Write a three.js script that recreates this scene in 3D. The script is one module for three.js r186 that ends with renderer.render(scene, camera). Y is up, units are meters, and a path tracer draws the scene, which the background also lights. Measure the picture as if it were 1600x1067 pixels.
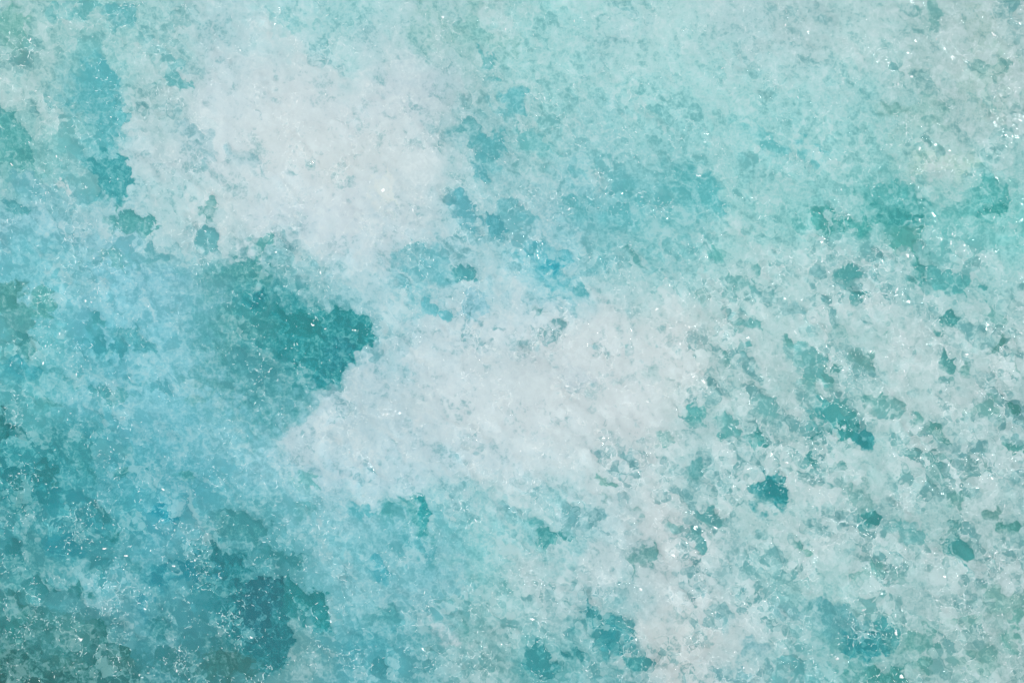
import * as THREE from 'three';
import { mergeGeometries } from 'three/addons/utils/BufferGeometryUtils.js';

// ---------------------------------------------------------------- camera, sky, sun, exposure
const scene = new THREE.Scene();
const camera = new THREE.PerspectiveCamera(30, 1600 / 1067, 0.05, 200);
camera.up.set(0, 0, -1);                       // looking straight down on the ice
camera.position.set(0, 1.991, 0);
camera.lookAt(0, 0, 0);

const renderer = new THREE.WebGLRenderer({ antialias: true });
renderer.toneMapping = THREE.LinearToneMapping;
renderer.toneMappingExposure = 1.66;
renderer.shadowMap.enabled = true;

{ // bright overcast sky: zenith brighter than the horizon
  const w = 64, h = 32, d = new Float32Array(w * h * 4);
  for (let j = 0; j < h; j++) {
    const el = Math.sin(((j + 0.5) / h - 0.5) * Math.PI);
    const L = 0.62 * (0.45 + 0.55 * Math.max(0, el)) * 1.25;
    for (let i = 0; i < w; i++) d.set([L * 0.985, L, L * 1.01, 1], (j * w + i) * 4);
  }
  const sky = new THREE.DataTexture(d, w, h, THREE.RGBAFormat, THREE.FloatType);
  sky.mapping = THREE.EquirectangularReflectionMapping;
  sky.magFilter = THREE.LinearFilter; sky.needsUpdate = true;
  scene.background = sky; scene.environment = sky;
}
const sun = new THREE.DirectionalLight(new THREE.Color(1, 0.985, 0.965), 1.5);
sun.position.set(2.65, 2.5, -2.45);              // from the upper right of the picture
sun.castShadow = true; sun.shadow.radius = 20;
sun.shadow.mapSize.set(2048, 2048);
Object.assign(sun.shadow.camera, { left: -1.4, right: 1.4, top: 1.4, bottom: -1.4, near: 0.1, far: 12 });
scene.add(sun, sun.target);

// ---------------------------------------------------------------- noise
function rng(seed) { let a = seed >>> 0; return () => { a = (a + 0x6D2B79F5) | 0; let t = Math.imul(a ^ (a >>> 15), 1 | a); t = (t + Math.imul(t ^ (t >>> 7), 61 | t)) ^ t; return ((t ^ (t >>> 14)) >>> 0) / 4294967296; }; }
function hash(x, y, s) { let h = Math.imul(x, 374761393) ^ Math.imul(y, 668265263) ^ Math.imul(s, 2147483629 | 1); h = Math.imul(h ^ (h >>> 13), 1274126177); h ^= h >>> 16; h = Math.imul(h, 2246822507); return (h ^ (h >>> 13)) >>> 0; }
const h01 = (x, y, s) => hash(x, y, s) / 4294967296;
const GX = [], GY = []; for (let i = 0; i < 64; i++) { GX.push(Math.cos(i / 64 * 6.28318)); GY.push(Math.sin(i / 64 * 6.28318)); }
function noise(x, y, s) {
  const xi = Math.floor(x), yi = Math.floor(y), fx = x - xi, fy = y - yi;
  const u = fx * fx * fx * (fx * (fx * 6 - 15) + 10), v = fy * fy * fy * (fy * (fy * 6 - 15) + 10);
  const a = hash(xi, yi, s) & 63, b = hash(xi + 1, yi, s) & 63, c = hash(xi, yi + 1, s) & 63, d = hash(xi + 1, yi + 1, s) & 63;
  const na = GX[a] * fx + GY[a] * fy, nb = GX[b] * (fx - 1) + GY[b] * fy, nc = GX[c] * fx + GY[c] * (fy - 1), nd = GX[d] * (fx - 1) + GY[d] * (fy - 1);
  return 1.5 * (na + (nb - na) * u + (nc + (nd - nc) * u - na - (nb - na) * u) * v);
}
function fbm(x, y, s, o = 4) { let a = 0.5, r = 0; for (let i = 0; i < o; i++) { r += a * noise(x, y, s + i * 17); x = x * 2.03 + 5.3; y = y * 2.03 - 3.7; a *= 0.5; } return r; }
const clamp = (x, a = 0, b = 1) => x < a ? a : x > b ? b : x;
const sstep = (a, b, x) => { const t = clamp((x - a) / (b - a)); return t * t * (3 - 2 * t); };
const mix = (a, b, t) => a + (b - a) * t;

// ---------------------------------------------------------------- the ice: all lengths below in millimetres on the ground
// (0,0) is the corner of the piece the photograph shows, 1600 x 1067 mm; the modelled sheet goes on 180 / 120 mm beyond it
const X0 = -180, Y0 = -120, SW = 1960, SH = 1307;
const NX = 2048, NY = 1366, SX = SW / NX, SY = SH / NY;
const wx = (x) => (x - 800) / 1000, wz = (y) => (y - 533.5) / 1000;

// tint of the ice, lower-left corner vignette painted in, one sample every 100 mm (sRGB)
const TINT = [
  '150,200,195 145,200,200 150,200,202 165,205,210 160,208,212 150,203,206 165,205,208 148,198,195 150,208,205 160,210,208 165,210,210 165,205,208 165,200,202 165,205,205 155,195,192 165,200,195',
  '165,205,200 130,192,195 160,200,202 190,212,218 205,218,222 195,212,218 180,205,212 150,195,198 150,205,203 150,207,205 150,207,205 155,208,208 155,208,206 150,205,202 150,192,188 165,200,195',
  '125,187,184 120,187,193 180,207,212 195,212,217 210,220,222 215,222,222 195,213,217 132,187,193 148,200,202 135,195,200 135,197,200 145,205,203 140,203,200 145,203,198 165,210,200 150,200,196',
  '135,190,200 140,190,198 165,205,208 185,210,213 195,213,220 200,215,222 180,207,213 155,203,210 145,197,205 118,187,194 120,187,192 140,200,200 140,205,200 118,190,186 118,191,187 120,195,188',
  '110,180,190 125,185,198 125,185,198 105,168,175 125,182,188 170,208,215 145,198,207 165,208,215 140,197,207 158,203,207 165,208,210 165,208,208 170,210,210 165,207,205 140,195,194 150,205,202',
  '105,178,185 105,177,190 115,182,195 105,172,181 85,160,170 120,182,192 180,208,215 190,212,218 200,215,220 205,217,220 205,217,218 170,205,205 165,205,205 165,205,205 175,207,208 165,200,200',
  '90,165,172 110,178,190 125,188,200 118,182,194 118,182,192 178,206,214 190,212,218 200,216,221 205,217,221 210,218,221 185,210,210 160,200,200 155,197,197 155,198,198 175,207,207 160,200,198',
  '42,128,140 72,152,164 90,165,180 115,182,195 155,200,210 175,207,216 172,207,215 180,210,217 190,213,218 190,212,215 168,207,206 148,194,197 165,205,205 160,203,203 155,198,198 160,200,198',
  '68,145,156 66,145,157 85,162,178 92,162,172 120,185,195 125,190,200 118,184,194 130,195,200 138,196,201 165,203,208 195,210,212 165,205,205 165,203,203 165,203,202 152,196,196 150,192,190',
  '80,150,158 104,173,184 95,165,177 80,152,165 88,158,168 125,187,196 130,190,200 130,190,193 165,200,203 130,182,188 180,205,208 160,200,203 150,200,200 142,191,191 155,197,195 155,195,193',
  '40,98,105 56,117,124 75,145,158 72,138,148 112,167,174 100,172,185 102,167,177 135,185,188 115,182,187 110,173,180 200,212,212 180,206,208 122,186,190 115,178,180 150,195,190 145,188,184',
].map((row, jj) => row.split(' ').map((c, ii) => { const [R, G, B] = c.split(',').map(Number), b = mix(B, Math.max(B, G + 1), .5); const up = clamp(1 - ii / 6) * clamp((jj - 1.5) / 2) * clamp((10.2 - jj) / 1.5) * 12; return [R + (R > 130 ? 3 : 0) + up * .8, G - (G > B ? 2 : 0) + up, b + up * 1.1]; }));
function tint(x, y, k) {
  const gx = clamp(x / 100 - 0.5, 0, 14.999), gy = clamp(y / 97 - 0.5, 0, 9.999), i = Math.floor(gx), j = Math.floor(gy);
  let u = gx - i, v = gy - j; u = mix(u, u * u * (3 - 2 * u), 0.5); v = mix(v, v * v * (3 - 2 * v), 0.5);
  return mix(mix(TINT[j][i][k], TINT[j][i + 1][k], u), mix(TINT[j + 1][i][k], TINT[j + 1][i + 1][k], u), v);
}
// how coarse-grained the ice is, one sample every 200 mm
const GRAIN = [
  [.60, .50, .45, .40, .40, .40, .45, .55],
  [.65, .55, .55, .50, .50, .45, .50, .60],
  [.65, .35, .60, .65, .60, .80, 1.0, .75],
  [.70, .35, .60, .55, .60, 1.0, 1.0, 1.0],
  [.95, .85, .55, .55, .70, 1.0, 1.0, 1.0],
  [.80, .95, .70, .80, .85, .90, 1.0, 1.0],
];
function grain(x, y) {
  const gx = clamp(x / 200 - 0.5, 0, 6.999), gy = clamp(y / 190 - 0.5, 0, 4.999), i = Math.floor(gx), j = Math.floor(gy), u = gx - i, v = gy - j;
  return mix(mix(GRAIN[j][i], GRAIN[j][i + 1], u), mix(GRAIN[j + 1][i], GRAIN[j + 1][i + 1], u), v);
}

// crystals one can tell apart: [centre x, y, half axes, turn in degrees, tint r, g, b, softness 0 crisp .. 1 veil]
const E = [
  // pale veils
  [200, 985, 62, 26, 20, 126, 184, 194, .8], [290, 835, 74, 18, -15, 124, 186, 198, .8], [270, 470, 84, 46, 0, 140, 195, 208, .85], [330, 690, 84, 32, -10, 142, 198, 208, .85], [110, 440, 60, 34, 10, 132, 190, 199, .8], [130, 690, 60, 14, 25, 118, 182, 190, .8], [30, 830, 50, 12, 35, 98, 166, 176, .8], [520, 880, 60, 20, 40, 150, 200, 209, .85], [250, 560, 60, 24, 20, 128, 190, 202, .85],
  // upper left
  [165, 275, 36, 36, 0, 78, 160, 170], [60, 300, 56, 24, 20, 122, 184, 194, .3], [190, 28, 23, 19, 0, 112, 183, 190], [270, 125, 26, 12, 15, 108, 178, 184], [275, 100, 13, 10, 0, 115, 182, 188],
  [95, 15, 22, 20, 0, 122, 192, 195], [132, 15, 15, 17, 40, 118, 188, 192], [205, 350, 31, 17, 10, 88, 164, 168], [328, 325, 12, 19, 0, 98, 165, 168], [15, 42, 26, 30, 0, 122, 183, 178, .5], [240, 75, 40, 16, 40, 138, 192, 196, .4],
  [265, 45, 16, 24, 20, 132, 184, 188], [185, 190, 15, 30, 10, 95, 172, 182], [20, 325, 18, 15, 0, 92, 165, 175], [120, 270, 25, 14, 40, 135, 190, 194], [380, 250, 30, 20, 30, 168, 200, 206, .4], [440, 30, 40, 20, 10, 132, 192, 195, .6], [300, 215, 38, 14, 20, 165, 200, 207, .4],
  // upper middle
  [755, 100, 26, 15, 50, 108, 178, 184], [735, 205, 20, 21, 0, 106, 170, 178, .2], [765, 240, 27, 34, 15, 104, 175, 184, .35], [748, 272, 18, 20, 0, 102, 172, 183, .3], [729, 330, 12, 30, -8, 104, 174, 187, .2], [800, 165, 25, 31, 20, 116, 187, 194, .4],
  [700, 45, 50, 40, 0, 140, 190, 188, .8], [960, 310, 70, 44, 20, 112, 184, 192, .9], [840, 235, 42, 18, 35, 122, 190, 194, .3], [600, 300, 20, 24, 0, 222, 227, 225, .45], [800, 330, 30, 18, 30, 118, 185, 194, .4], [900, 330, 30, 22, 30, 112, 182, 190, .4],
  [1030, 350, 60, 30, 30, 112, 184, 190, .6], [960, 60, 50, 20, -30, 165, 206, 210, .7], [775, 360, 9, 22, -20, 88, 164, 178], [770, 60, 45, 22, 30, 140, 193, 192, .4],
  // upper right
  [1180, 210, 45, 18, 25, 122, 193, 196, .3], [1245, 220, 20, 11, 10, 110, 186, 192], [1225, 238, 52, 15, 10, 120, 192, 196, .4], [1090, 300, 64, 34, 38, 106, 182, 188, .35], [1400, 310, 62, 28, 5, 96, 172, 174, .35], [1545, 312, 46, 25, -40, 96, 174, 175, .25],
  [1280, 345, 42, 16, 0, 88, 170, 170], [1440, 190, 42, 32, 0, 142, 188, 184, .7], [1455, 20, 15, 25, 10, 128, 180, 180], [1465, 252, 46, 24, 0, 178, 213, 201, .8], [1550, 120, 40, 60, 0, 150, 190, 184, .7], [1405, 335, 24, 14, 0, 70, 154, 157, .2], [1555, 335, 15, 18, 0, 72, 157, 158, .2], [1290, 25, 34, 24, 10, 152, 190, 194, .6], [1345, 350, 22, 14, 15, 78, 162, 162],
  [1395, 170, 16, 12, 0, 128, 180, 178], [1530, 40, 26, 20, 30, 160, 192, 190, .4],
  // left
  [410, 380, 22, 14, 10, 95, 165, 168], [310, 380, 31, 12, -20, 108, 174, 182], [20, 510, 30, 62, 0, 100, 166, 171, .4], [165, 550, 22, 14, 0, 75, 158, 172], [60, 480, 26, 24, 0, 95, 170, 172], [75, 627, 25, 12, 0, 92, 166, 172], [170, 622, 31, 20, 0, 92, 168, 178],
  [30, 680, 18, 13, 0, 60, 142, 153], [95, 697, 46, 20, 15, 72, 152, 163], [3, 665, 13, 32, 0, 45, 125, 135], [300, 628, 16, 10, 0, 105, 172, 180], [380, 512, 52, 36, 0, 88, 158, 163, .6], [8, 465, 14, 18, 0, 86, 154, 156], [50, 545, 20, 16, 0, 78, 150, 157], [155, 500, 14, 20, 0, 85, 165, 175],
  [195, 525, 24, 10, 20, 92, 170, 182], [120, 600, 40, 12, 20, 88, 165, 176, .2], [215, 600, 30, 14, 0, 98, 172, 186, .3], [30, 580, 26, 18, 0, 80, 168, 182, .3], [240, 400, 26, 16, 0, 112, 176, 186, .4], [150, 398, 30, 16, 20, 115, 180, 186, .5], [330, 600, 40, 18, 15, 98, 165, 174, .5], [230, 545, 20, 12, 15, 88, 165, 178],
  // centre
  [714, 422, 22, 11, 50, 86, 162, 172], [664, 482, 26, 18, -10, 112, 188, 199, .3], [856, 412, 22, 12, 10, 62, 160, 180, .5], [945, 415, 20, 14, -30, 122, 187, 195], [992, 405, 9, 23, -35, 102, 168, 173], [1030, 690, 26, 20, 0, 138, 188, 188], [740, 478, 20, 26, 0, 150, 200, 212, .3], [905, 455, 16, 10, 30, 100, 172, 182],
  [640, 395, 22, 14, 0, 120, 182, 192], [1015, 585, 16, 12, 0, 172, 202, 204], [890, 590, 34, 22, 20, 192, 208, 214, .5], [770, 545, 30, 16, 30, 180, 205, 211, .4], [640, 640, 20, 16, 0, 182, 206, 212, .4], [900, 690, 30, 14, 20, 195, 211, 215, .4], [615, 575, 26, 16, 40, 165, 203, 211],
  // right
  [1120, 395, 16, 12, 0, 106, 178, 178], [1181, 421, 11, 8, 20, 92, 163, 166], [1155, 447, 21, 15, 0, 118, 178, 180], [1330, 430, 15, 14, 0, 86, 163, 166], [1345, 463, 16, 10, 0, 76, 152, 156], [1436, 425, 11, 22, 15, 72, 148, 150], [1478, 442, 46, 21, 12, 100, 175, 178], [1410, 375, 26, 19, 10, 98, 173, 170],
  [1170, 515, 19, 14, 0, 112, 178, 180], [1165, 541, 10, 9, 0, 105, 172, 176], [1135, 556, 5, 11, -25, 92, 155, 158], [1232, 534, 4, 10, -40, 82, 145, 146], [1480, 500, 12, 10, 0, 72, 148, 152], [1464, 520, 8, 6, 30, 82, 152, 155], [1380, 525, 12, 16, -20, 102, 168, 168], [1353, 560, 17, 12, 0, 110, 165, 165],
  [1480, 570, 10, 19, 5, 82, 152, 155], [1510, 580, 8, 11, 0, 108, 163, 163], [1560, 535, 6, 11, 20, 90, 150, 150], [1280, 585, 23, 19, 30, 98, 164, 164], [1260, 562, 31, 18, 40, 118, 180, 182, .3], [1298, 657, 35, 24, 30, 80, 164, 168, .15], [1312, 684, 24, 14, 0, 58, 143, 148], [1350, 688, 13, 13, 0, 56, 143, 153],
  [1318, 638, 18, 14, 40, 95, 168, 170], [1360, 625, 16, 8, -10, 98, 163, 163], [1180, 690, 18, 17, 0, 72, 152, 155], [1195, 585, 13, 10, 0, 110, 172, 176], [1090, 650, 16, 13, 0, 92, 168, 170], [1140, 660, 20, 12, 30, 105, 174, 176], [1128, 685, 9, 9, 0, 95, 165, 168], [1465, 675, 17, 10, 15, 88, 150, 150], [1585, 640, 9, 5, 0, 70, 135, 135],
  [1436, 660, 10, 8, 0, 95, 160, 160], [1575, 703, 18, 8, 0, 88, 155, 155], [1440, 715, 42, 12, 20, 108, 168, 170], [1550, 495, 20, 9, 25, 118, 178, 178], [1390, 640, 22, 12, 10, 128, 182, 182], [1230, 480, 24, 12, 30, 145, 192, 195, .3], [1100, 470, 12, 16, 0, 138, 185, 186], [1320, 520, 20, 10, 20, 140, 190, 190, .3], [1590, 575, 14, 10, 0, 110, 165, 165],
  [1200, 640, 18, 12, 20, 120, 180, 182], [1540, 640, 26, 14, 10, 130, 182, 180, .3],
  // lower left
  [80, 776, 52, 20, 30, 52, 143, 156], [122, 802, 40, 28, 30, 68, 150, 164, .3], [255, 800, 17, 14, 0, 32, 148, 172], [215, 736, 26, 12, 0, 72, 158, 174], [290, 746, 13, 9, 0, 80, 158, 166], [180, 835, 10, 8, 0, 45, 130, 140], [160, 800, 16, 10, 20, 60, 138, 150], [95, 855, 26, 20, 0, 62, 153, 169],
  [375, 825, 37, 20, 10, 76, 150, 160], [470, 940, 38, 25, 15, 48, 138, 148], [505, 973, 10, 15, 20, 38, 138, 148], [440, 875, 26, 14, 10, 72, 148, 158], [350, 1042, 46, 28, 0, 68, 125, 131, .4], [150, 975, 13, 12, 0, 52, 128, 134], [165, 1001, 8, 12, 0, 60, 130, 136], [260, 1042, 40, 20, 0, 72, 138, 148, .4],
  [110, 990, 42, 30, 0, 84, 148, 153, .5], [20, 1046, 50, 28, 0, 58, 106, 112, .6], [480, 755, 20, 15, 30, 118, 183, 188], [469, 800, 12, 14, 0, 110, 180, 188], [275, 900, 42, 14, -5, 52, 143, 162], [225, 948, 14, 22, 0, 78, 158, 176, .3], [250, 990, 19, 20, 0, 62, 138, 150], [30, 790, 20, 40, 0, 58, 138, 148, .4],
  [60, 910, 26, 16, 20, 66, 142, 152], [120, 920, 22, 18, 10, 62, 140, 148], [20, 875, 18, 18, 0, 58, 138, 150], [190, 740, 12, 10, 0, 55, 135, 145], [30, 960, 22, 16, 20, 68, 138, 142], [25, 1000, 14, 16, 0, 58, 138, 142], [200, 885, 20, 14, 10, 84, 160, 172, .2], [330, 920, 24, 14, 0, 70, 150, 162], [150, 890, 16, 14, 0, 72, 150, 162], [65, 740, 26, 12, 10, 55, 135, 145], [130, 735, 20, 10, 20, 66, 148, 158], [180, 1030, 26, 14, 10, 78, 135, 140, .2], [100, 1040, 24, 14, 0, 74, 130, 134, .2], [195, 1020, 6, 10, 0, 55, 118, 122],
  // lower middle
  [661, 802, 14, 27, -12, 48, 148, 158], [590, 880, 14, 19, -10, 86, 172, 188], [560, 795, 16, 12, 0, 96, 178, 190], [850, 846, 31, 19, 0, 78, 157, 163, .2], [832, 816, 16, 10, 20, 98, 172, 178], [950, 760, 9, 20, -35, 112, 168, 166], [1050, 825, 11, 9, 0, 128, 178, 180], [930, 900, 66, 46, -20, 197, 212, 215, .7],
  [935, 975, 52, 28, 10, 75, 150, 160, .2], [962, 1002, 30, 18, 20, 58, 150, 162], [921, 945, 14, 12, 0, 52, 133, 147], [835, 1036, 42, 25, 0, 70, 150, 160, .2], [560, 1000, 42, 24, 20, 84, 163, 177, .6], [670, 1020, 8, 15, 10, 84, 144, 149], [1040, 1008, 62, 50, -20, 206, 213, 212, .7], [1010, 870, 27, 11, -15, 108, 163, 166],
  [720, 984, 10, 20, -30, 105, 168, 172], [655, 860, 30, 18, 30, 98, 172, 184, .3], [745, 905, 16, 10, 20, 118, 178, 182], [710, 940, 26, 12, 30, 115, 176, 182, .2], [790, 915, 18, 12, 0, 120, 180, 183], [600, 960, 24, 16, 20, 88, 160, 170, .3], [985, 1035, 22, 14, 10, 70, 150, 158], [905, 1020, 18, 12, 0, 66, 145, 155], [700, 880, 22, 14, 30, 122, 188, 194, .3], [590, 1040, 14, 9, 20, 72, 145, 158], [770, 1040, 24, 14, 20, 120, 172, 176, .2], [990, 800, 14, 18, 0, 150, 188, 190], [880, 780, 26, 14, 25, 150, 200, 205, .4],
  // lower right
  [1105, 805, 19, 12, 15, 92, 158, 163], [1085, 842, 9, 17, -15, 92, 158, 163], [1086, 735, 13, 14, 0, 100, 165, 170], [1265, 721, 15, 10, -10, 68, 148, 153], [1355, 815, 10, 19, 25, 62, 143, 148], [1340, 772, 26, 25, 0, 128, 178, 179, .2], [1430, 830, 26, 14, 10, 113, 178, 181], [1490, 790, 20, 19, 0, 108, 163, 163], [1480, 825, 18, 14, 0, 92, 153, 156],
  [1497, 866, 15, 32, -25, 76, 150, 154, .25], [1548, 800, 15, 15, 0, 102, 153, 153], [1560, 822, 8, 7, 0, 78, 138, 138], [1584, 822, 12, 7, 0, 78, 143, 143], [1345, 902, 19, 19, 0, 122, 178, 176], [1370, 890, 12, 12, 0, 118, 180, 178], [1250, 850, 6, 11, -20, 100, 160, 162], [1261, 866, 5, 9, -35, 95, 165, 158], [1300, 972, 62, 34, 15, 103, 168, 176, .4], [1352, 1013, 32, 21, 10, 58, 148, 160], [1380, 1000, 18, 20, 0, 78, 155, 162],
  [1430, 1004, 30, 26, 20, 108, 168, 167, .2], [1375, 1062, 52, 18, 0, 78, 153, 153, .2], [1490, 967, 9, 6, -15, 82, 152, 145], [1090, 992, 46, 38, 0, 205, 213, 213, .7], [1420, 740, 30, 14, 30, 125, 176, 178, .2], [1460, 735, 20, 22, 0, 110, 168, 170], [1520, 745, 18, 20, 10, 125, 172, 174], [1313, 728, 10, 8, 0, 92, 155, 158], [1560, 945, 30, 26, 0, 132, 178, 175, .3], [1530, 1040, 36, 20, 0, 120, 170, 168, .2], [1180, 1010, 26, 16, 30, 140, 188, 195, .3], [1140, 960, 16, 20, -10, 138, 185, 190], [1220, 955, 24, 14, 20, 140, 188, 194, .2], [1240, 1040, 30, 16, 10, 110, 178, 184, .3], [1180, 880, 20, 14, 10, 148, 195, 197, .3], [1520, 970, 22, 14, 10, 128, 178, 175], [1405, 900, 22, 12, 15, 138, 188, 188, .3], [1585, 990, 16, 24, 0, 115, 172, 168], [1440, 1045, 16, 14, 0, 98, 160, 158], [1155, 1050, 34, 12, 0, 128, 180, 188, .3],
];
// larger pockets and clouds with an outline of their own: { outline, tint, softness, the way the crisp edge faces (degrees, 45 = upper right) }
const P = [
  { o: [165, 90, 185, 120, 192, 150, 183, 180, 192, 200, 185, 235, 200, 275, 195, 310, 165, 315, 130, 300, 125, 270, 140, 230, 110, 190, 80, 150, 100, 120, 130, 90], c: [103, 179, 188], s: .3, d: 10 },
  { o: [0, 160, 20, 180, 38, 205, 50, 245, 40, 270, 0, 262, -40, 220, -30, 170], c: [92, 165, 168], s: .1 },
  { o: [620, 385, 680, 385, 705, 400, 730, 430, 720, 440, 690, 440, 680, 455, 695, 470, 660, 490, 640, 500, 625, 470, 615, 430], c: [122, 188, 198], s: .54 },
  { o: [805, 385, 850, 378, 880, 395, 893, 410, 885, 430, 915, 455, 905, 465, 870, 472, 840, 450, 820, 430], c: [108, 183, 195], s: .4 },
  { o: [395, 385, 440, 425, 500, 465, 545, 475, 575, 500, 588, 520, 583, 535, 555, 560, 540, 590, 500, 610, 480, 650, 430, 690, 380, 690, 330, 640, 310, 560, 320, 480, 350, 420], c: [84, 157, 167], s: .45, d: 20 },
  { o: [335, 428, 360, 410, 385, 400, 420, 420, 427, 442, 400, 455, 350, 445], c: [84, 156, 162], s: .2 },
  { o: [360, 480, 395, 460, 440, 470, 480, 480, 520, 478, 550, 480, 575, 500, 586, 520, 582, 535, 556, 558, 530, 590, 505, 605, 470, 590, 430, 560, 390, 520], c: [36, 138, 149], s: .08, d: 10 },
  { o: [440, 487, 480, 482, 505, 505, 510, 540, 480, 550, 440, 530], c: [36, 138, 147], s: .2 },
  { o: [510, 530, 540, 525, 560, 540, 548, 562, 520, 590, 495, 600, 500, 565], c: [14, 134, 150], s: .25, d: 0 },
  { o: [394, 462, 405, 456, 411, 468, 408, 482, 395, 484, 388, 476], c: [24, 130, 146], s: 0 },
  { o: [600, 548, 560, 572, 500, 622, 425, 692, 470, 725, 560, 745, 700, 705, 660, 610, 640, 570], c: [178, 207, 215], s: .35, d: 150 },
  { o: [310, 862, 340, 845, 380, 868, 397, 892, 380, 905, 435, 903, 436, 930, 452, 950, 457, 1025, 440, 1050, 400, 1065, 355, 1030, 350, 970, 315, 930], c: [34, 126, 141], s: .15, d: 20 },
  { o: [375, 915, 405, 908, 433, 905, 436, 930, 427, 965, 422, 1000, 385, 1002, 362, 975], c: [4, 118, 137], s: .05, d: 40 },
  { o: [595, 775, 625, 764, 655, 772, 670, 800, 680, 832, 673, 847, 650, 836, 628, 815, 600, 802], c: [88, 164, 172], s: .15 },
  { o: [1195, 745, 1215, 733, 1229, 755, 1227, 790, 1215, 806, 1200, 795, 1195, 777, 1180, 776, 1177, 760], c: [42, 140, 151], s: .1 },
  { o: [815, 468, 836, 482, 866, 497, 882, 510, 862, 503, 832, 489], c: [105, 165, 172], s: 0 },
  { o: [655, 965, 668, 962, 690, 980, 705, 990, 722, 1010, 708, 1008, 685, 998, 668, 984], c: [198, 215, 219], s: .4 },
  { o: [82, 272, 96, 280, 113, 302, 118, 315, 104, 308, 90, 292], c: [216, 224, 225], s: .1 },
  { o: [430, 130, 520, 110, 620, 150, 690, 200, 650, 300, 590, 350, 520, 320, 450, 300, 350, 250, 340, 190], c: [210, 220, 223], s: .9 },
  { o: [690, 540, 900, 480, 1060, 500, 1070, 640, 1000, 700, 880, 740, 760, 700, 680, 620], c: [207, 218, 221], s: .9 },
];

const N = NX * NY;
const CR = new Float32Array(N), CG = new Float32Array(N), CB = new Float32Array(N), H = new Float32Array(N), ID = new Int16Array(N).fill(-1);
const WX = new Float32Array(N), WY = new Float32Array(N);
for (let j = 0, n = 0; j < NY; j++) for (let i = 0; i < NX; i++, n++) {
  const x = X0 + (i + 0.5) * SX, y = Y0 + (j + 0.5) * SY;
  const ax = noise(x / 46, y / 46, 11), ay = noise(x / 46, y / 46, 12), bx = noise(x / 17, y / 17, 13), by = noise(x / 17, y / 17, 14), cx = noise(x / 6.5, y / 6.5, 15), cy = noise(x / 6.5, y / 6.5, 16);
  WX[n] = ax * 9 + bx * 6.5 + cx * 3; WY[n] = ay * 9 + by * 6.5 + cy * 3;
  const fx = x + WX[n] * 2.2 + 42 * noise(x / 120, y / 120, 21), fy = y + WY[n] * 2.2 + 42 * noise(x / 120, y / 120, 22);
  CR[n] = tint(fx, fy, 0); CG[n] = tint(fx, fy, 1); CB[n] = tint(fx, fy, 2);
  H[n] = 6 * noise(x / 150, y / 150, 31) + 2 * noise(x / 60, y / 60, 32);
}
console.log('base');

// overlapping grains of three sizes: each tilted, its upper-right edge dipping below its neighbour
function grains(size, seed, warp, each) {
  const R2 = Math.SQRT1_2;
  for (let j = 0, n = 0; j < NY; j++) for (let i = 0; i < NX; i++, n++) {
    const x = X0 + (i + .5) * SX + WX[n] * warp, y = Y0 + (j + .5) * SY + WY[n] * warp;
    const ci = Math.floor(x / size), cj = Math.floor(y / size);
    let best = -1, bu = 0, bq = 0, bi = 0, bj = 0;
    for (let b = -1; b <= 1; b++) for (let a = -1; a <= 1; a++) {
      const I = ci + a, J = cj + b, h = hash(I, J, seed), pr = (h & 1023) / 1024;
      if (pr + 1 < best) continue;
      const dx = x - (I + .15 + .7 * ((h >>> 10) & 255) / 255) * size, dy = y - (J + .15 + .7 * ((h >>> 18) & 255) / 255) * size;
      const e = ((h >>> 26) & 63) / 63 * .7 - .35;
      const along = (dx * (1 + e) + dy * (1 - e)) * R2, across = (dx * (1 - e) - dy * (1 + e)) * R2;
      const q = Math.sqrt((along / 1.15) ** 2 + (across / .78) ** 2) / (size * .78);
      const score = q < 1 ? 1 + pr : 1 - q * .5;
      if (score > best) { best = score; bu = across / size; bq = q; bi = I; bj = J; }
    }
    each(n, bu, bq, bi, bj);
  }
}
const EDGE = new Float32Array(N);              // nearness of a grain edge, for the frosty lips
const T = new Float32Array(N);                 // how clear (+) or milky (-) a grain is, painted step shade included
const RA = new Float32Array(N);                // ragged outline that follows the grains
const GR = new Float32Array(N);
for (let j = 0, n = 0; j < NY; j++) for (let i = 0; i < NX; i++, n++) { const x = X0 + (i + .5) * SX, y = Y0 + (j + .5) * SY; GR[n] = clamp(grain(x, y) * (.8 + .9 * noise(x / 70, y / 70, 51)), .25, 1.25); }
const SIZES = [[62, 71, 1.5, 2.6, .20, 3], [30, 72, 1.0, 1.5, .22, 7], [14, 73, .7, .8, .19, 5], [6.5, 74, .4, .4, .14, 2]];
for (const [size, seed, warp, tilt, tone, rag] of SIZES) {
  grains(size, seed, warp, (n, u, q, I, J) => {
    const k = size < 20 ? Math.max(GR[n], .55) * 1.15 : GR[n], r = h01(I, J, seed + 7), s = h01(I, J, seed + 9);
    H[n] += k * tilt * (-u * (.5 + r) * 1.3 + (h01(I, J, seed + 8) - .5) * .8);
    // grain darkens to its upper-right end: step shade painted as clearness, mottled border
    const clear = sstep(-.45, .45, u + (s - .5) * .8 + WX[n] * .02);
    T[n] += k * tone * ((r - .5) * 1.1 - .12 + sstep(.7, .97, r) * (.5 + 1.5 * clear) * sstep(.3, .9, k) * (1 - sstep(130, 195, CR[n]) * mix(.9, .55, sstep(.5, .9, GR[n]))));
    RA[n] += (r - .5) * 2 * rag;
    const e = k * sstep(1.4, .2, (1 - q) * size * .6) * (q < 1 ? 1 : .5);
    if (size > 10 && e > EDGE[n]) EDGE[n] = e;
  });
  console.log('grains', size);
}

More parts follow.
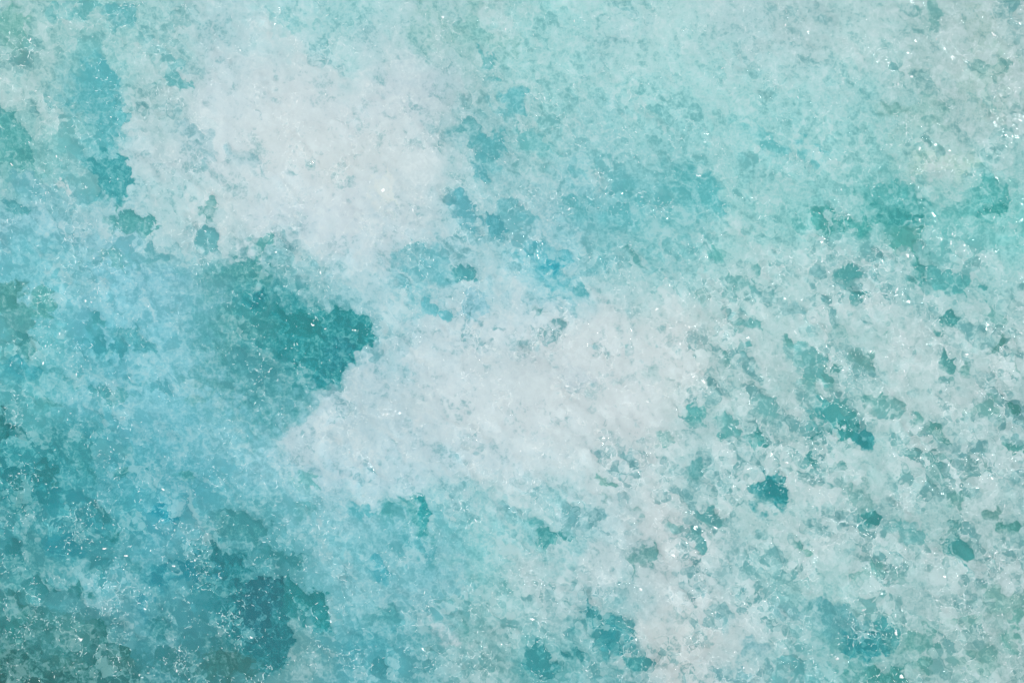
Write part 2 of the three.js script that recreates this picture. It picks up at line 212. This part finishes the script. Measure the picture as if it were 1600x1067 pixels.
// the crystals: tint, and a pocket or a swelling of the surface
const LIP = new Float32Array(N);               // frosty lips on the crisp edges of the crystals
const parts = [];                              // parts[id] = tint
function stamp(cx, cy, reach, sdf, [r, g, b], soft, dir, radius) {
  const i0 = Math.max(0, Math.floor((cx - reach - X0) / SX)), i1 = Math.min(NX - 1, Math.ceil((cx + reach - X0) / SX));
  const j0 = Math.max(0, Math.floor((cy - reach - Y0) / SY)), j1 = Math.min(NY - 1, Math.ceil((cy + reach - Y0) / SY));
  const nc = clamp(Math.round((cy - Y0) / SY), 0, NY - 1) * NX + clamp(Math.round((cx - X0) / SX), 0, NX - 1);
  const drop = clamp((CR[nc] * .3 + CG[nc] * .6 + CB[nc] * .1 - r * .3 - g * .6 - b * .1) / 40, -1, 1.2) * Math.min(1, radius / 22) * 3 * (1 - soft * .6);
  const id = soft < 0.55 ? parts.push([r, g, b]) - 1 : -1;
  const dx = Math.cos(dir), dy = -Math.sin(dir);
  for (let j = j0; j <= j1; j++) for (let i = i0; i <= i1; i++) {
    const n = j * NX + i, x = X0 + (i + .5) * SX, y = Y0 + (j + .5) * SY;
    const k = Math.min(.9, radius / 26 + .2), px = x + WX[n] * k, py = y + WY[n] * k;
    const d = sdf(px, py) + RA[n] * mix(1.15, .55, sstep(24, 60, radius)) * Math.min(1, radius / 20) + (soft > .55 ? 26 * noise(x / 48, y / 48, 43) + 16 * noise(x / 21, y / 21, 44) + 8 * noise(x / 9, y / 9, 45) : 0);
    const u = ((px - cx) * dx + (py - cy) * dy) / radius;
    const w = mix(2 + radius * (.75 + .6 * soft), 1.2 + soft * soft * radius * .8, sstep(-.5, .4, u));  // crisp on one side, fading on the other: step shading put into tint
    if (u > 0 && d > -2 && d < 2.5 && soft < .5) LIP[n] = Math.max(LIP[n], 1 - Math.abs(d) / 2.5);
    let m = sstep(-w * .5, w, d);
    if (m <= 0) continue;
    m = clamp(m + m * (1 - m) * 2.2 * (noise(x / 13, y / 13, 41) + .6 * noise(x / 5, y / 5, 42)));
    const a = m * (soft > .55 ? .55 : mix(.84, .97, sstep(14, 40, radius)));
    CR[n] = mix(CR[n], r, a); CG[n] = mix(CG[n], g, a); CB[n] = mix(CB[n], b, a);
    H[n] -= drop * m;
    if (id >= 0 && m > .5) ID[n] = id;
  }
}
const DEG = Math.PI / 180, jig = rng(5);
for (const p of P) {
  const o = p.o, k = o.length / 2; let cx = 0, cy = 0; for (let i = 0; i < k; i++) { cx += o[2 * i] / k; cy += o[2 * i + 1] / k; }
  let reach = 0, A = 0; for (let i = 0; i < k; i++) { reach = Math.max(reach, Math.hypot(o[2 * i] - cx, o[2 * i + 1] - cy)); const q = (i + 1) % k; A += o[2 * i] * o[2 * q + 1] - o[2 * q] * o[2 * i + 1]; }
  const radius = Math.sqrt(Math.abs(A) / 2 / Math.PI);
  stamp(cx, cy, reach * 1.1 + 25, (x, y) => {
    let d = 1e9, inside = false;
    for (let i = 0, q = k - 1; i < k; q = i++) {
      const ax = o[2 * q], ay = o[2 * q + 1], ex = o[2 * i] - ax, ey = o[2 * i + 1] - ay, px = x - ax, py = y - ay, t = clamp((px * ex + py * ey) / (ex * ex + ey * ey));
      d = Math.min(d, (px - ex * t) ** 2 + (py - ey * t) ** 2);
      if ((ay > y) !== (ay + ey > y) && x < ax + ex * (y - ay) / ey) inside = !inside;
    }
    return (inside ? 1 : -1) * Math.sqrt(d);
  }, p.c, p.s, (p.d ?? 45) * DEG, radius);
}
for (const [x, y, a, b, t, r, g, bl, s = 0] of E) {
  const c = Math.cos(t * DEG), q = Math.sin(t * DEG), m = Math.min(a, b);
  stamp(x, y, Math.max(a, b) * 1.25 + 18, (px, py) => { const u = ((px - x) * c + (py - y) * q) / a, v = (-(px - x) * q + (py - y) * c) / b; return (1 - Math.sqrt(u * u + v * v)) * m; }, [r, g, bl], s, (25 + 40 * jig()) * DEG, Math.sqrt(a * b));
}
console.log('crystals', parts.length);

// colour of a piece of ice of local tint r, g, b that is clearer (t > 0, light goes deep) or milkier (t < 0) than its surroundings
function shade(r, g, b, t, milk) {
  const l = .3 * r + .59 * g + .11 * b, f = mix(1.1, .93, milk); r = l + (r - l) * f; g = l + (g - l) * Math.min(f, 1.04); b = l + (b - l) * Math.min(f, 1);
  if (r < 150) r -= (150 - r) * (150 - r) * .0034; if (g < 195) g = 195 + (g - 195) * 1.02; if (b < 198) b = 198 + (b - 198) * 1.1; r = Math.max(r, 1);
  const w = sstep(175, 225, r) * 8; t = Math.min(t, mix(.14, .8, milk)); r -= w * 1.3; g -= w * .6; b -= w * .6;
  const e = Math.exp(-t);
  if (e < 1) { r *= Math.pow(e, 1.05); g *= Math.pow(e, .46); b *= Math.pow(e, .42); }
  else { const a = clamp((e - 1) * 1.15, 0, mix(.42, .8, milk)); r = mix(r, 212, a); g = mix(g, 225, a); b = mix(b, 227, a); }
  return [r, g, b];
}

// meltwater has rounded every step
{
  const B = new Float32Array(N);
  for (let pass = 0; pass < 3; pass++) {
    for (let j = 0; j < NY; j++) for (let i = 0; i < NX; i++) { const n = j * NX + i; B[n] = (H[n] * 2 + H[n - (i > 0 ? 1 : 0)] + H[n + (i < NX - 1 ? 1 : 0)] + H[n - (i > 1 ? 2 : 0)] + H[n + (i < NX - 2 ? 2 : 0)]) / 6; }
    for (let j = 0; j < NY; j++) for (let i = 0; i < NX; i++) { const n = j * NX + i; H[n] = (B[n] * 2 + B[n - (j > 0 ? NX : 0)] + B[n + (j < NY - 1 ? NX : 0)] + B[n - (j > 1 ? 2 * NX : 0)] + B[n + (j < NY - 2 ? 2 * NX : 0)]) / 6; }
  }
}

// fine mottling, frosty lips and specks; then colours out
const map = new Uint8Array(N * 4);
for (let j = 0, n = 0; j < NY; j++) for (let i = 0; i < NX; i++, n++) {
  const x = X0 + (i + .5) * SX, y = Y0 + (j + .5) * SY, k = GR[n];
  const f1 = noise(x / 9, y / 9, 61), f2 = noise(x / 4.2, y / 4.2, 62), f3 = noise(x / 2.1, y / 2.1, 63), f0 = noise(x / 34, y / 34, 64);
  let t = T[n] + k * (.10 * f1 + .09 * f2) + .13 * f3 + .07 * f0 + .09 * f2 + .06 * f1;
  let r = CR[n], g = CG[n], b = CB[n];
  const milk = sstep(120, 205, r);
  const wisp = 1 - Math.abs(noise((x + 1.6 * WX[n] + y * .35) / 44, (y + 1.6 * WY[n] - x * .35) / 26, 69));
  const w1 = 1 - Math.abs(noise((x + 1.8 * WX[n]) / 25, (y + 1.8 * WY[n]) / 25, 87)), w2 = 1 - Math.abs(noise((x + 1.2 * WX[n]) / 11, (y + 1.2 * WY[n]) / 11, 88));
  const web = (sstep(.72, .98, w1) * .55 + sstep(.7, .98, w2) * .38) * sstep(-.5, .35, noise(x / 60, y / 60, 89));
  const net = noise((x * .8 + y * .6 + 1.5 * WX[n]) / 60, (y * .8 - x * .6 + 1.5 * WY[n]) / 30, 75) + .6 * noise((x * .8 + y * .6 + 1.5 * WX[n]) / 26, (y * .8 - x * .6 + 1.5 * WY[n]) / 14, 76);
  t = t * mix(1.3, 1, milk) + .05 * (1 - milk) + .3 * k * sstep(.35, .9, k) * (net + .3) - web * mix(.3, .62, sstep(.4, .95, k)) * mix(.62, 1, milk) + milk * (.2 * noise((x * .8 + y * .6 + 1.6 * WX[n]) / 85, (y * .8 - x * .6 + 1.6 * WY[n]) / 38, 90) + .13 * noise((x * .8 + y * .6 + 1.6 * WX[n]) / 30, (y * .8 - x * .6 + 1.6 * WY[n]) / 16, 92) + .08 * f0) - .24 * sstep(.7, 1, wisp) * sstep(-.3, .4, f0 + .4 * noise(x / 90, y / 90, 70));
  [r, g, b] = shade(r, g, b, t, milk);
  // frost: thin white lips on grain edges and winding veins, in places
  const zone = sstep(.0, .5, noise(x / 48, y / 48, 65) + .7 * noise(x / 16, y / 16, 66) + .25 * (k - .6));
  const vein = sstep(.92, .995, 1 - Math.abs(noise((x + WX[n] * 1.2) / 13, (y + WY[n] * 1.2) / 13, 67))) * sstep(.0, .4, noise(x / 22, y / 22, 68));
  const broken = sstep(-.15, .3, f1 + .4 * f2);
  const frost = clamp((EDGE[n] * .7 * broken + vein * .65 + sstep(.40, .72, f2 + .3 * f1 + .1 * (k - .5)) * .6) * zone + LIP[n] * broken * (.2 + .6 * zone), 0, .9) * (.34 + .66 * milk);
  r = mix(r, 226, frost); g = mix(g, 234, frost); b = mix(b, 234, frost);
  // dark clear specks beside the frost
  const dark = zone * k * sstep(.4, .7, -f2 + .35 * f1) * .5;
  r = mix(r, r * .62, dark); g = mix(g, g * .82, dark); b = mix(b, b * .85, dark);
  H[n] += k * (.45 * f1 + .32 * f2) + .1 * f3 + frost * .5 + .06 * f2;
  map[4 * n] = clamp(r, 1, 238); map[4 * n + 1] = clamp(g, 8, 238); map[4 * n + 2] = clamp(b, 8, 238); map[4 * n + 3] = 255;
}
console.log('tint');

// the clear surface: lobed facets of melting crystals, the highest lobe wins
const S = new Float32Array(N);
for (let j = 0, n = 0; j < NY; j++) for (let i = 0; i < NX; i++, n++) { const x = X0 + (i + .5) * SX, y = Y0 + (j + .5) * SY; S[n] = 5 * noise(x / 150, y / 150, 31) + 2 * noise(x / 60, y / 60, 32) + .12 * noise(x / 4.2, y / 4.2, 62); }
const JX = new Float32Array(N), JY = new Float32Array(N);   // splintered facet borders
for (let j = 0, n = 0; j < NY; j++) for (let i = 0; i < NX; i++, n++) { const x = X0 + (i + .5) * SX, y = Y0 + (j + .5) * SY; JX[n] = 2.2 * noise(x / 4.5, y / 4.5, 77) + 1.2 * noise(x / 2.4, y / 2.4, 79); JY[n] = 2.2 * noise(x / 4.5, y / 4.5, 78) + 1.2 * noise(x / 2.4, y / 2.4, 80); }
function lobes(size, seed, slope, curve, warp) {
  for (let j = 0, n = 0; j < NY; j++) for (let i = 0; i < NX; i++, n++) {
    const x = X0 + (i + .5) * SX + WX[n] * warp + JX[n], y = Y0 + (j + .5) * SY + WY[n] * warp + JY[n], ci = Math.floor(x / size), cj = Math.floor(y / size);
    let best = -1e9;
    for (let b = -1; b <= 1; b++) for (let a = -1; a <= 1; a++) {
      const I = ci + a, J = cj + b, h = hash(I, J, seed), h2 = hash(I, J, seed + 1);
      const dx = x - (I + ((h >>> 4) & 255) / 255) * size, dy = y - (J + ((h >>> 12) & 255) / 255) * size;
      const v = ((h2 & 255) / 255 - .5) * slope * 2 * dx + (((h2 >>> 8) & 255) / 255 - .5) * slope * 2 * dy - curve / size * (dx * dx + dy * dy) + ((h2 >>> 16) & 255) / 255 * size * .12;
      if (v > best) best = v;
    }
    S[n] += best * clamp(GR[n] * 1.1 - .05, .2, 1.15);
  }
}
lobes(38, 81, .22, .14, .8); lobes(16, 83, .28, .22, .5); lobes(6.5, 85, .24, .30, .25);
console.log('lobes');

const DEEP = 26;                                // the cloudy bed lies this far under the clear surface
const sample = (F) => (x, y) => {
  const fx = clamp((x - X0) / SX - .5, 0, NX - 1.001), fy = clamp((y - Y0) / SY - .5, 0, NY - 1.001), i = Math.floor(fx), j = Math.floor(fy), u = fx - i, v = fy - j, n = j * NX + i;
  return mix(mix(F[n], F[n + 1], u), mix(F[n + NX], F[n + NX + 1], u), v);
};
const hAt = sample(S), bedAt = sample(H);
function sheet(MX, MY, height, uvs) {           // a grid of heights with smooth normals
  const GH = new Float32Array(MX * MY), GN = new Float32Array(MX * MY * 3), GP = new Float32Array(MX * MY * 3), GU = new Float32Array(MX * MY * 2), GI = new Int16Array(MX * MY), mxs = SW / (MX - 1), mys = SH / (MY - 1);
  for (let j = 0; j < MY; j++) for (let i = 0; i < MX; i++) {
    const x = X0 + i * mxs, y = Y0 + j * mys, n = j * MX + i, h = height(x, y, Math.min(i, MX - 1 - i, j, MY - 1 - j) * mxs);
    GH[n] = h; GP[3 * n] = wx(x); GP[3 * n + 1] = h / 1000; GP[3 * n + 2] = wz(y); GU[2 * n] = (x - X0) / SW; GU[2 * n + 1] = (y - Y0) / SH;
    GI[n] = ID[clamp(Math.floor((y - Y0) / SY), 0, NY - 1) * NX + clamp(Math.floor((x - X0) / SX), 0, NX - 1)];
  }
  for (let j = 0; j < MY; j++) for (let i = 0; i < MX; i++) {
    const n = j * MX + i, a = Math.max(0, i - 1), b = Math.min(MX - 1, i + 1), c = Math.max(0, j - 1), d = Math.min(MY - 1, j + 1);
    const nx = -(GH[j * MX + b] - GH[j * MX + a]) / ((b - a) * mxs), nz = -(GH[d * MX + i] - GH[c * MX + i]) / ((d - c) * mys), l = Math.hypot(nx, 1, nz);
    GN[3 * n] = nx / l; GN[3 * n + 1] = 1 / l; GN[3 * n + 2] = nz / l;
  }
  return { MX, MY, GP, GN, GU, GI };
}
function tex(data, srgb) { const t = new THREE.DataTexture(data, NX, NY, THREE.RGBAFormat); t.magFilter = THREE.LinearFilter; t.minFilter = THREE.LinearMipmapLinearFilter; t.generateMipmaps = true; if (srgb) t.colorSpace = THREE.SRGBColorSpace; t.wrapS = t.wrapT = THREE.MirroredRepeatWrapping; t.needsUpdate = true; return t; }
const cloudy = new THREE.MeshStandardMaterial({ map: tex(map, true), roughness: .9 }); cloudy.name = 'cloudy_ice';
const clear = new THREE.MeshPhysicalMaterial({ color: 0xffffff, roughness: .06, ior: 1.31, transmission: 1, thickness: .026, specularIntensity: .5 }); clear.name = 'clear_ice';

const ground = new THREE.Group(); ground.name = 'ground';
ground.userData = { kind: 'structure', label: 'pale turquoise crystalline ice clouded with milky white', category: 'ice' };
scene.add(ground);
const taken = {};
function numbered(name) { const k = taken[name] = (taken[name] ?? -1) + 1; return k ? name + '_' + String(k).padStart(3, '0') : name; }
function piece(name, G, index, material, parent) {
  const to = new Map(), idx = new Uint32Array(index.length); let c = 0;
  for (let k = 0; k < index.length; k++) { let v = to.get(index[k]); if (v === undefined) { v = c++; to.set(index[k], v); } idx[k] = v; }
  const p = new Float32Array(c * 3), nn = new Float32Array(c * 3), uv = new Float32Array(c * 2);
  for (const [o, v] of to) { for (let q = 0; q < 3; q++) { p[3 * v + q] = G.GP[3 * o + q]; nn[3 * v + q] = G.GN[3 * o + q]; } uv[2 * v] = G.GU[2 * o]; uv[2 * v + 1] = G.GU[2 * o + 1]; }
  const g = new THREE.BufferGeometry();
  g.setAttribute('position', new THREE.BufferAttribute(p, 3)); g.setAttribute('normal', new THREE.BufferAttribute(nn, 3)); g.setAttribute('uv', new THREE.BufferAttribute(uv, 2)); g.setIndex(new THREE.BufferAttribute(idx, 1));
  const m = new THREE.Mesh(g, material); m.name = numbered(name); m.castShadow = m.receiveShadow = true; parent.add(m); return m;
}
{
  const top = sheet(1089, 727, (x, y, rim) => hAt(x, y) * sstep(0, 6, rim));
  const { MX, MY, GI } = top, lists = parts.map(() => []), rest = [];
  for (let j = 0; j < MY - 1; j++) for (let i = 0; i < MX - 1; i++) {
    const a = j * MX + i, b = a + 1, c = a + MX, d = c + 1, id = GI[a] >= 0 && (GI[a] === GI[d] || GI[a] === GI[b] || GI[a] === GI[c]) ? GI[a] : GI[d] >= 0 && (GI[d] === GI[b] || GI[d] === GI[c]) ? GI[d] : -1;
    (id >= 0 ? lists[id] : rest).push(a, c, b, b, c, d);
  }
  lists.forEach((l, k) => { if (l.length < 6 * 12) { for (const v of l) rest.push(v); return; } piece(parts[k][0] > 190 ? 'milky_crystal' : 'teal_crystal', top, l, clear, ground); });
  piece('ice_matrix', top, rest, clear, ground).userData.kind = 'stuff';
  const bed = sheet(491, 327, (x, y) => bedAt(x, y) - DEEP), all = [];
  for (let j = 0; j < 326; j++) for (let i = 0; i < 490; i++) { const a = j * 491 + i; all.push(a, a + 491, a + 1, a + 1, a + 491, a + 492); }
  piece('cloudy_bed', bed, all, cloudy, ground).scale.set(1.01, 1, 1.01);
  // the same ice going on all round: a cloudy bed under a clear skin
  const around = (uvGeometry) => { const uv = uvGeometry.attributes.uv, ps = uvGeometry.attributes.position; for (let k = 0; k < uv.count; k++) uv.setXY(k, (ps.getX(k) - wx(X0)) / 1.96, (ps.getZ(k) - wz(Y0)) / 1.307); return uvGeometry; };
  const far = around(new THREE.PlaneGeometry(80, 80).rotateX(-Math.PI / 2));
  const o = new THREE.Mesh(far, cloudy); o.name = 'outer_bed'; o.position.y = -.045; o.receiveShadow = true; ground.add(o);
  const ring = new THREE.Shape([[-40, -40], [40, -40], [40, 40], [-40, 40]].map((p) => new THREE.Vector2(...p)));
  ring.holes.push(new THREE.Path([[wx(X0), -wz(Y0)], [wx(X0), -wz(Y0 + SH)], [wx(X0 + SW), -wz(Y0 + SH)], [wx(X0 + SW), -wz(Y0)]].map((p) => new THREE.Vector2(...p))));
  const relief = new Uint8Array(N * 4); for (let n = 0; n < N; n++) { const v = clamp(.5 + S[n] / 40) * 255; relief[4 * n] = relief[4 * n + 1] = relief[4 * n + 2] = v; relief[4 * n + 3] = 255; }
  const skin = clear.clone(); skin.name = 'clear_ice_around'; skin.bumpMap = tex(relief); skin.bumpScale = .04;
  const rm = new THREE.Mesh(around(new THREE.ShapeGeometry(ring).rotateX(-Math.PI / 2)), skin); rm.name = 'outer_ice'; rm.receiveShadow = true; ground.add(rm);
}
console.log('pieces', ground.children.length);

// ---------------------------------------------------------------- chips of white ice lying on the sheet
const white = new THREE.MeshPhysicalMaterial({ color: new THREE.Color().setRGB(.84, .87, .87), roughness: .28, ior: 1.31, clearcoat: .6, clearcoatRoughness: .12, flatShading: true });
white.name = 'white_ice';
function chipShape(seed, detail) {
  const r = rng(seed), g = new THREE.IcosahedronGeometry(1, detail), p = g.attributes.position, seen = new Map();
  const sx = .8 + .5 * r(), sy = .45 + .3 * r(), sz = .55 + .4 * r();
  for (let k = 0; k < p.count; k++) {
    const key = [p.getX(k), p.getY(k), p.getZ(k)].map((v) => v.toFixed(3)).join(); let s = seen.get(key); if (s === undefined) { s = .62 + .6 * r(); seen.set(key, s); }
    p.setXYZ(k, p.getX(k) * s * sx, p.getY(k) * s * sy, p.getZ(k) * s * sz);
  }
  g.computeVertexNormals(); return g;
}
function raggedChip(seed) {                    // a few shards frozen together
  const r = rng(seed), list = [];
  for (let k = 0; k < 4; k++) { const g = chipShape(seed * 5 + k, 0), z = k ? .3 + .35 * r() : .75; g.scale(z, z, z); g.rotateY(r() * 6.28); g.translate(k ? (r() - .5) * 2.1 : 0, 0, k ? (r() - .5) * .8 : 0); list.push(g); }
  return mergeGeometries(list);
}
// white specks standing in for glints: too small and many to pick apart
{
  const r = rng(99), spots = [];
  const dens = (x, y) => {
    const k = grain(x, y), z = noise(x / 48, y / 48, 65) + .7 * noise(x / 16, y / 16, 66) + .25 * (k - .6), c = noise(x / 9, y / 9, 91);
    return sstep(.0, .7, z) * (.25 + k) * sstep(-.2, .6, c);
  };
  let guard = 0;
  while (spots.length < 600 && guard++ < 400000) { const x = X0 + 70 + r() * (SW - 140), y = Y0 + 70 + r() * (SH - 140); if (r() < dens(x, y)) spots.push([x, y]); }
  const shapes = [1, 2, 3].map((s) => chipShape(s, 0));
  shapes.forEach((g, q) => {
    const mine = spots.filter((_, k) => k % 3 === q), im = new THREE.InstancedMesh(g, white, mine.length), M = new THREE.Matrix4(), Q = new THREE.Quaternion(), e = new THREE.Euler();
    im.name = numbered('glint_specks'); im.userData.kind = 'stuff'; im.castShadow = im.receiveShadow = true;
    mine.forEach(([x, y], k) => {
      const s = .0005 + .0013 * Math.pow(r(), 3); e.set(r() * 6, r() * 6, r() * 6);
      M.compose(new THREE.Vector3(wx(x), hAt(x, y) / 1000 + s * .15, wz(y)), Q.setFromEuler(e), new THREE.Vector3(s * (1 + r()), s, s)); im.setMatrixAt(k, M);
    });
    ground.add(im);
  });
}
// frost threads along the borders of the facets
{
  const r = rng(77), shapes = [21, 22, 23].map((q) => chipShape(q, 0)), made = shapes.map(() => []), M = new THREE.Matrix4(), Q = new THREE.Quaternion(), e = new THREE.Euler(0, 0, 0, 'YXZ'), c = new THREE.Color();
  let count = 0;
  for (let guard = 0; count < 26000 && guard < 900000; guard++) {
    const x = X0 + 70 + r() * (SW - 140), y = Y0 + 70 + r() * (SH - 140), k = grain(x, y);
    const z = sstep(-.1, .55, noise(x / 48, y / 48, 65) + .7 * noise(x / 16, y / 16, 66) + .3 * (k - .6)) * (.2 + .8 * k);
    if (r() > .03 + z) continue;
    const h = hAt(x, y), gx = hAt(x + 2, y) - hAt(x - 2, y), gy = hAt(x, y + 2) - hAt(x, y - 2), lap = hAt(x + 2, y) + hAt(x - 2, y) + hAt(x, y + 2) + hAt(x, y - 2) - 4 * h;
    if (lap < (.18 + .5 * k) * (.8 + .8 * r())) continue;        // in the creases
    const n = Math.floor((y - Y0) / SY) * NX + Math.floor((x - X0) / SX), w = .35 + .6 * r(), milk = sstep(120, 205, CR[n]), [cr, cg, cb] = shade(CR[n], CG[n], CB[n], 0, milk);
    c.setRGB(mix(clamp(cr, 3, 238), 228, w) / 255, mix(cg, 236, w) / 255, mix(cb, 236, w) / 255, THREE.SRGBColorSpace);
    // the crease runs along the direction of least curvature
    const xx = hAt(x + 2, y) + hAt(x - 2, y) - 2 * h, yy = hAt(x, y + 2) + hAt(x, y - 2) - 2 * h, xy = (hAt(x + 2, y + 2) + hAt(x - 2, y - 2) - hAt(x + 2, y - 2) - hAt(x - 2, y + 2)) / 4, ang = .5 * Math.atan2(2 * xy, xx - yy) + Math.PI / 2;
    e.set((r() - .5) * .6, -ang + (r() - .5) * .5, (r() - .5) * .6);
    const s = .5 + .6 * r() * r();
    M.compose(new THREE.Vector3(wx(x), (h + .2) / 1000, wz(y)), Q.setFromEuler(e), new THREE.Vector3(s * (1.6 + 2.4 * r()) / 1000, s * .8 / 1000, s / 1000));
    made[count++ % 3].push([M.clone(), c.clone()]);
  }
  const frost = new THREE.MeshStandardMaterial({ color: 0xffffff, roughness: .45 }); frost.name = 'frost';
  shapes.forEach((g, q) => {
    const im = new THREE.InstancedMesh(g, frost, made[q].length); im.name = numbered('frost_threads'); im.userData.kind = 'stuff'; im.castShadow = im.receiveShadow = true;
    made[q].forEach(([m, col], k) => { im.setMatrixAt(k, m); im.setColorAt(k, col); }); ground.add(im);
  });
  console.log('threads', count);
}
// the larger ones: [x, y, size, label]
const CHIPS = [
  [1400, 453, 9, 'bright white ice chip below the small dark teal wedge near the right side'],
  [1417, 399, 8, 'rounded white ice chip just above the narrow dark teal wedge'],
  [1375, 613, 5, 'tiny glaring white ice chip above a small teal streak on the right'],
  [1246, 152, 5, 'lone white ice chip in the smooth pale area at the upper right'],
  [1399, 988, 10, 'ragged white ice chip beside the teal patch near the lower right corner'],
  [1408, 1057, 12, 'white ice chunk at the bottom edge near the lower right corner'],
  [1308, 1028, 9, 'flat pale ice chip left of the dark teal patch at the bottom right'],
  [1347, 952, 9, 'pinkish white ice chip in the milky area at the lower right'],
  [1544, 868, 7, 'white ice chip right of the tall dark teal pocket at the right'],
  [1510, 554, 8, 'cluster-like white ice chip close to the right edge at mid height'],
  [1596, 520, 5, 'white ice chip on the right edge of the picture'],
  [1484, 379, 6, 'small pale ice chip above the broad teal patch on the right'],
  [692, 27, 7, 'creamy white ice chip near the top edge left of centre'],
  [598, 298, 10, 'creamy white ice chip in the white cloud left of centre'],
  [509, 148, 4, 'tiny white ice chip high in the white cloud at the upper left'],
  [490, 508, 6, 'white ice chip inside the upper part of the large dark teal pocket'],
  [508, 514, 5, 'upright white ice splinter in the large dark teal pocket'],
  [432, 394, 6, 'white ice chip beside the dark rounded lobe above the large teal pocket'],
  [67, 567, 6, 'bright white ice chip near the left edge at mid height'],
  [133, 470, 6, 'pale ice chip in the upper middle of the left third'],
  [118, 585, 5, 'small white ice chip among teal crystals on the left'],
  [886, 603, 7, 'white ice chip in the middle of the central white cloud'],
  [1026, 483, 6, 'white ice chip at the right border of the central white cloud'],
  [1062, 538, 5, 'glassy white ice chip at the right tip of the central cloud'],
  [832, 967, 8, 'white ice chip at the lower left of the white tongue near the bottom'],
  [1052, 867, 8, 'white ice chip in the milky tongue at the lower right of centre'],
  [1002, 921, 8, 'elongated white ice chip right of the milky tongue near the bottom'],
  [848, 710, 5, 'small white ice chip below the central white cloud'],
  [255, 765, 7, 'pale ice chip above the bright turquoise spot at the lower left'],
  [163, 857, 6, 'pale ice chip below the dark streaks at the lower left'],
  [198, 868, 7, 'greenish white ice chip among dark crystals at the lower left'],
  [125, 1000, 8, 'frosty white ice chip near the bottom of the lower left corner'],
  [272, 884, 5, 'white ice chip left of the darkest pocket at the bottom left'],
  [393, 993, 6, 'white ice chip at the foot of the darkest turquoise pocket'],
  [20, 258, 5, 'thin white ice chip on the left edge in the upper quarter'],
  [46, 62, 5, 'curled white ice chip near the top left corner'],
  [1437, 232, 7, 'white ice chip left of the yellowish green patch at the upper right'],
  [1424, 120, 7, 'white ice chip in the rough greyish area at the top right'],
  [1552, 55, 7, 'yellowish white ice chip near the top right corner'],
  [1092, 275, 7, 'pale ice chip on the crest right of centre in the upper quarter'],
  [860, 158, 4, 'tiny white ice chip in the smooth turquoise above the centre'],
  [1228, 722, 7, 'white ice chip right of the long dark teal pocket on the right'],
];
for (const [x, y, s, label] of CHIPS) {
  const r = rng(x * 31 + y), m = new THREE.Mesh(raggedChip(x * 7 + y), white);
  m.name = numbered('ice_chip'); m.scale.set(s / 1000 * .48, s / 1000 * .34, s / 1000 * .36); m.rotation.set((r() - .5) * .5, r() * 6.28, (r() - .5) * .8);
  m.position.set(wx(x), hAt(x, y) / 1000, wz(y)); m.castShadow = m.receiveShadow = true;
  m.userData = { label, category: 'ice chip', group: 'white ice chips on the turquoise ice' };
  scene.add(m);
}
renderer.render(scene, camera);
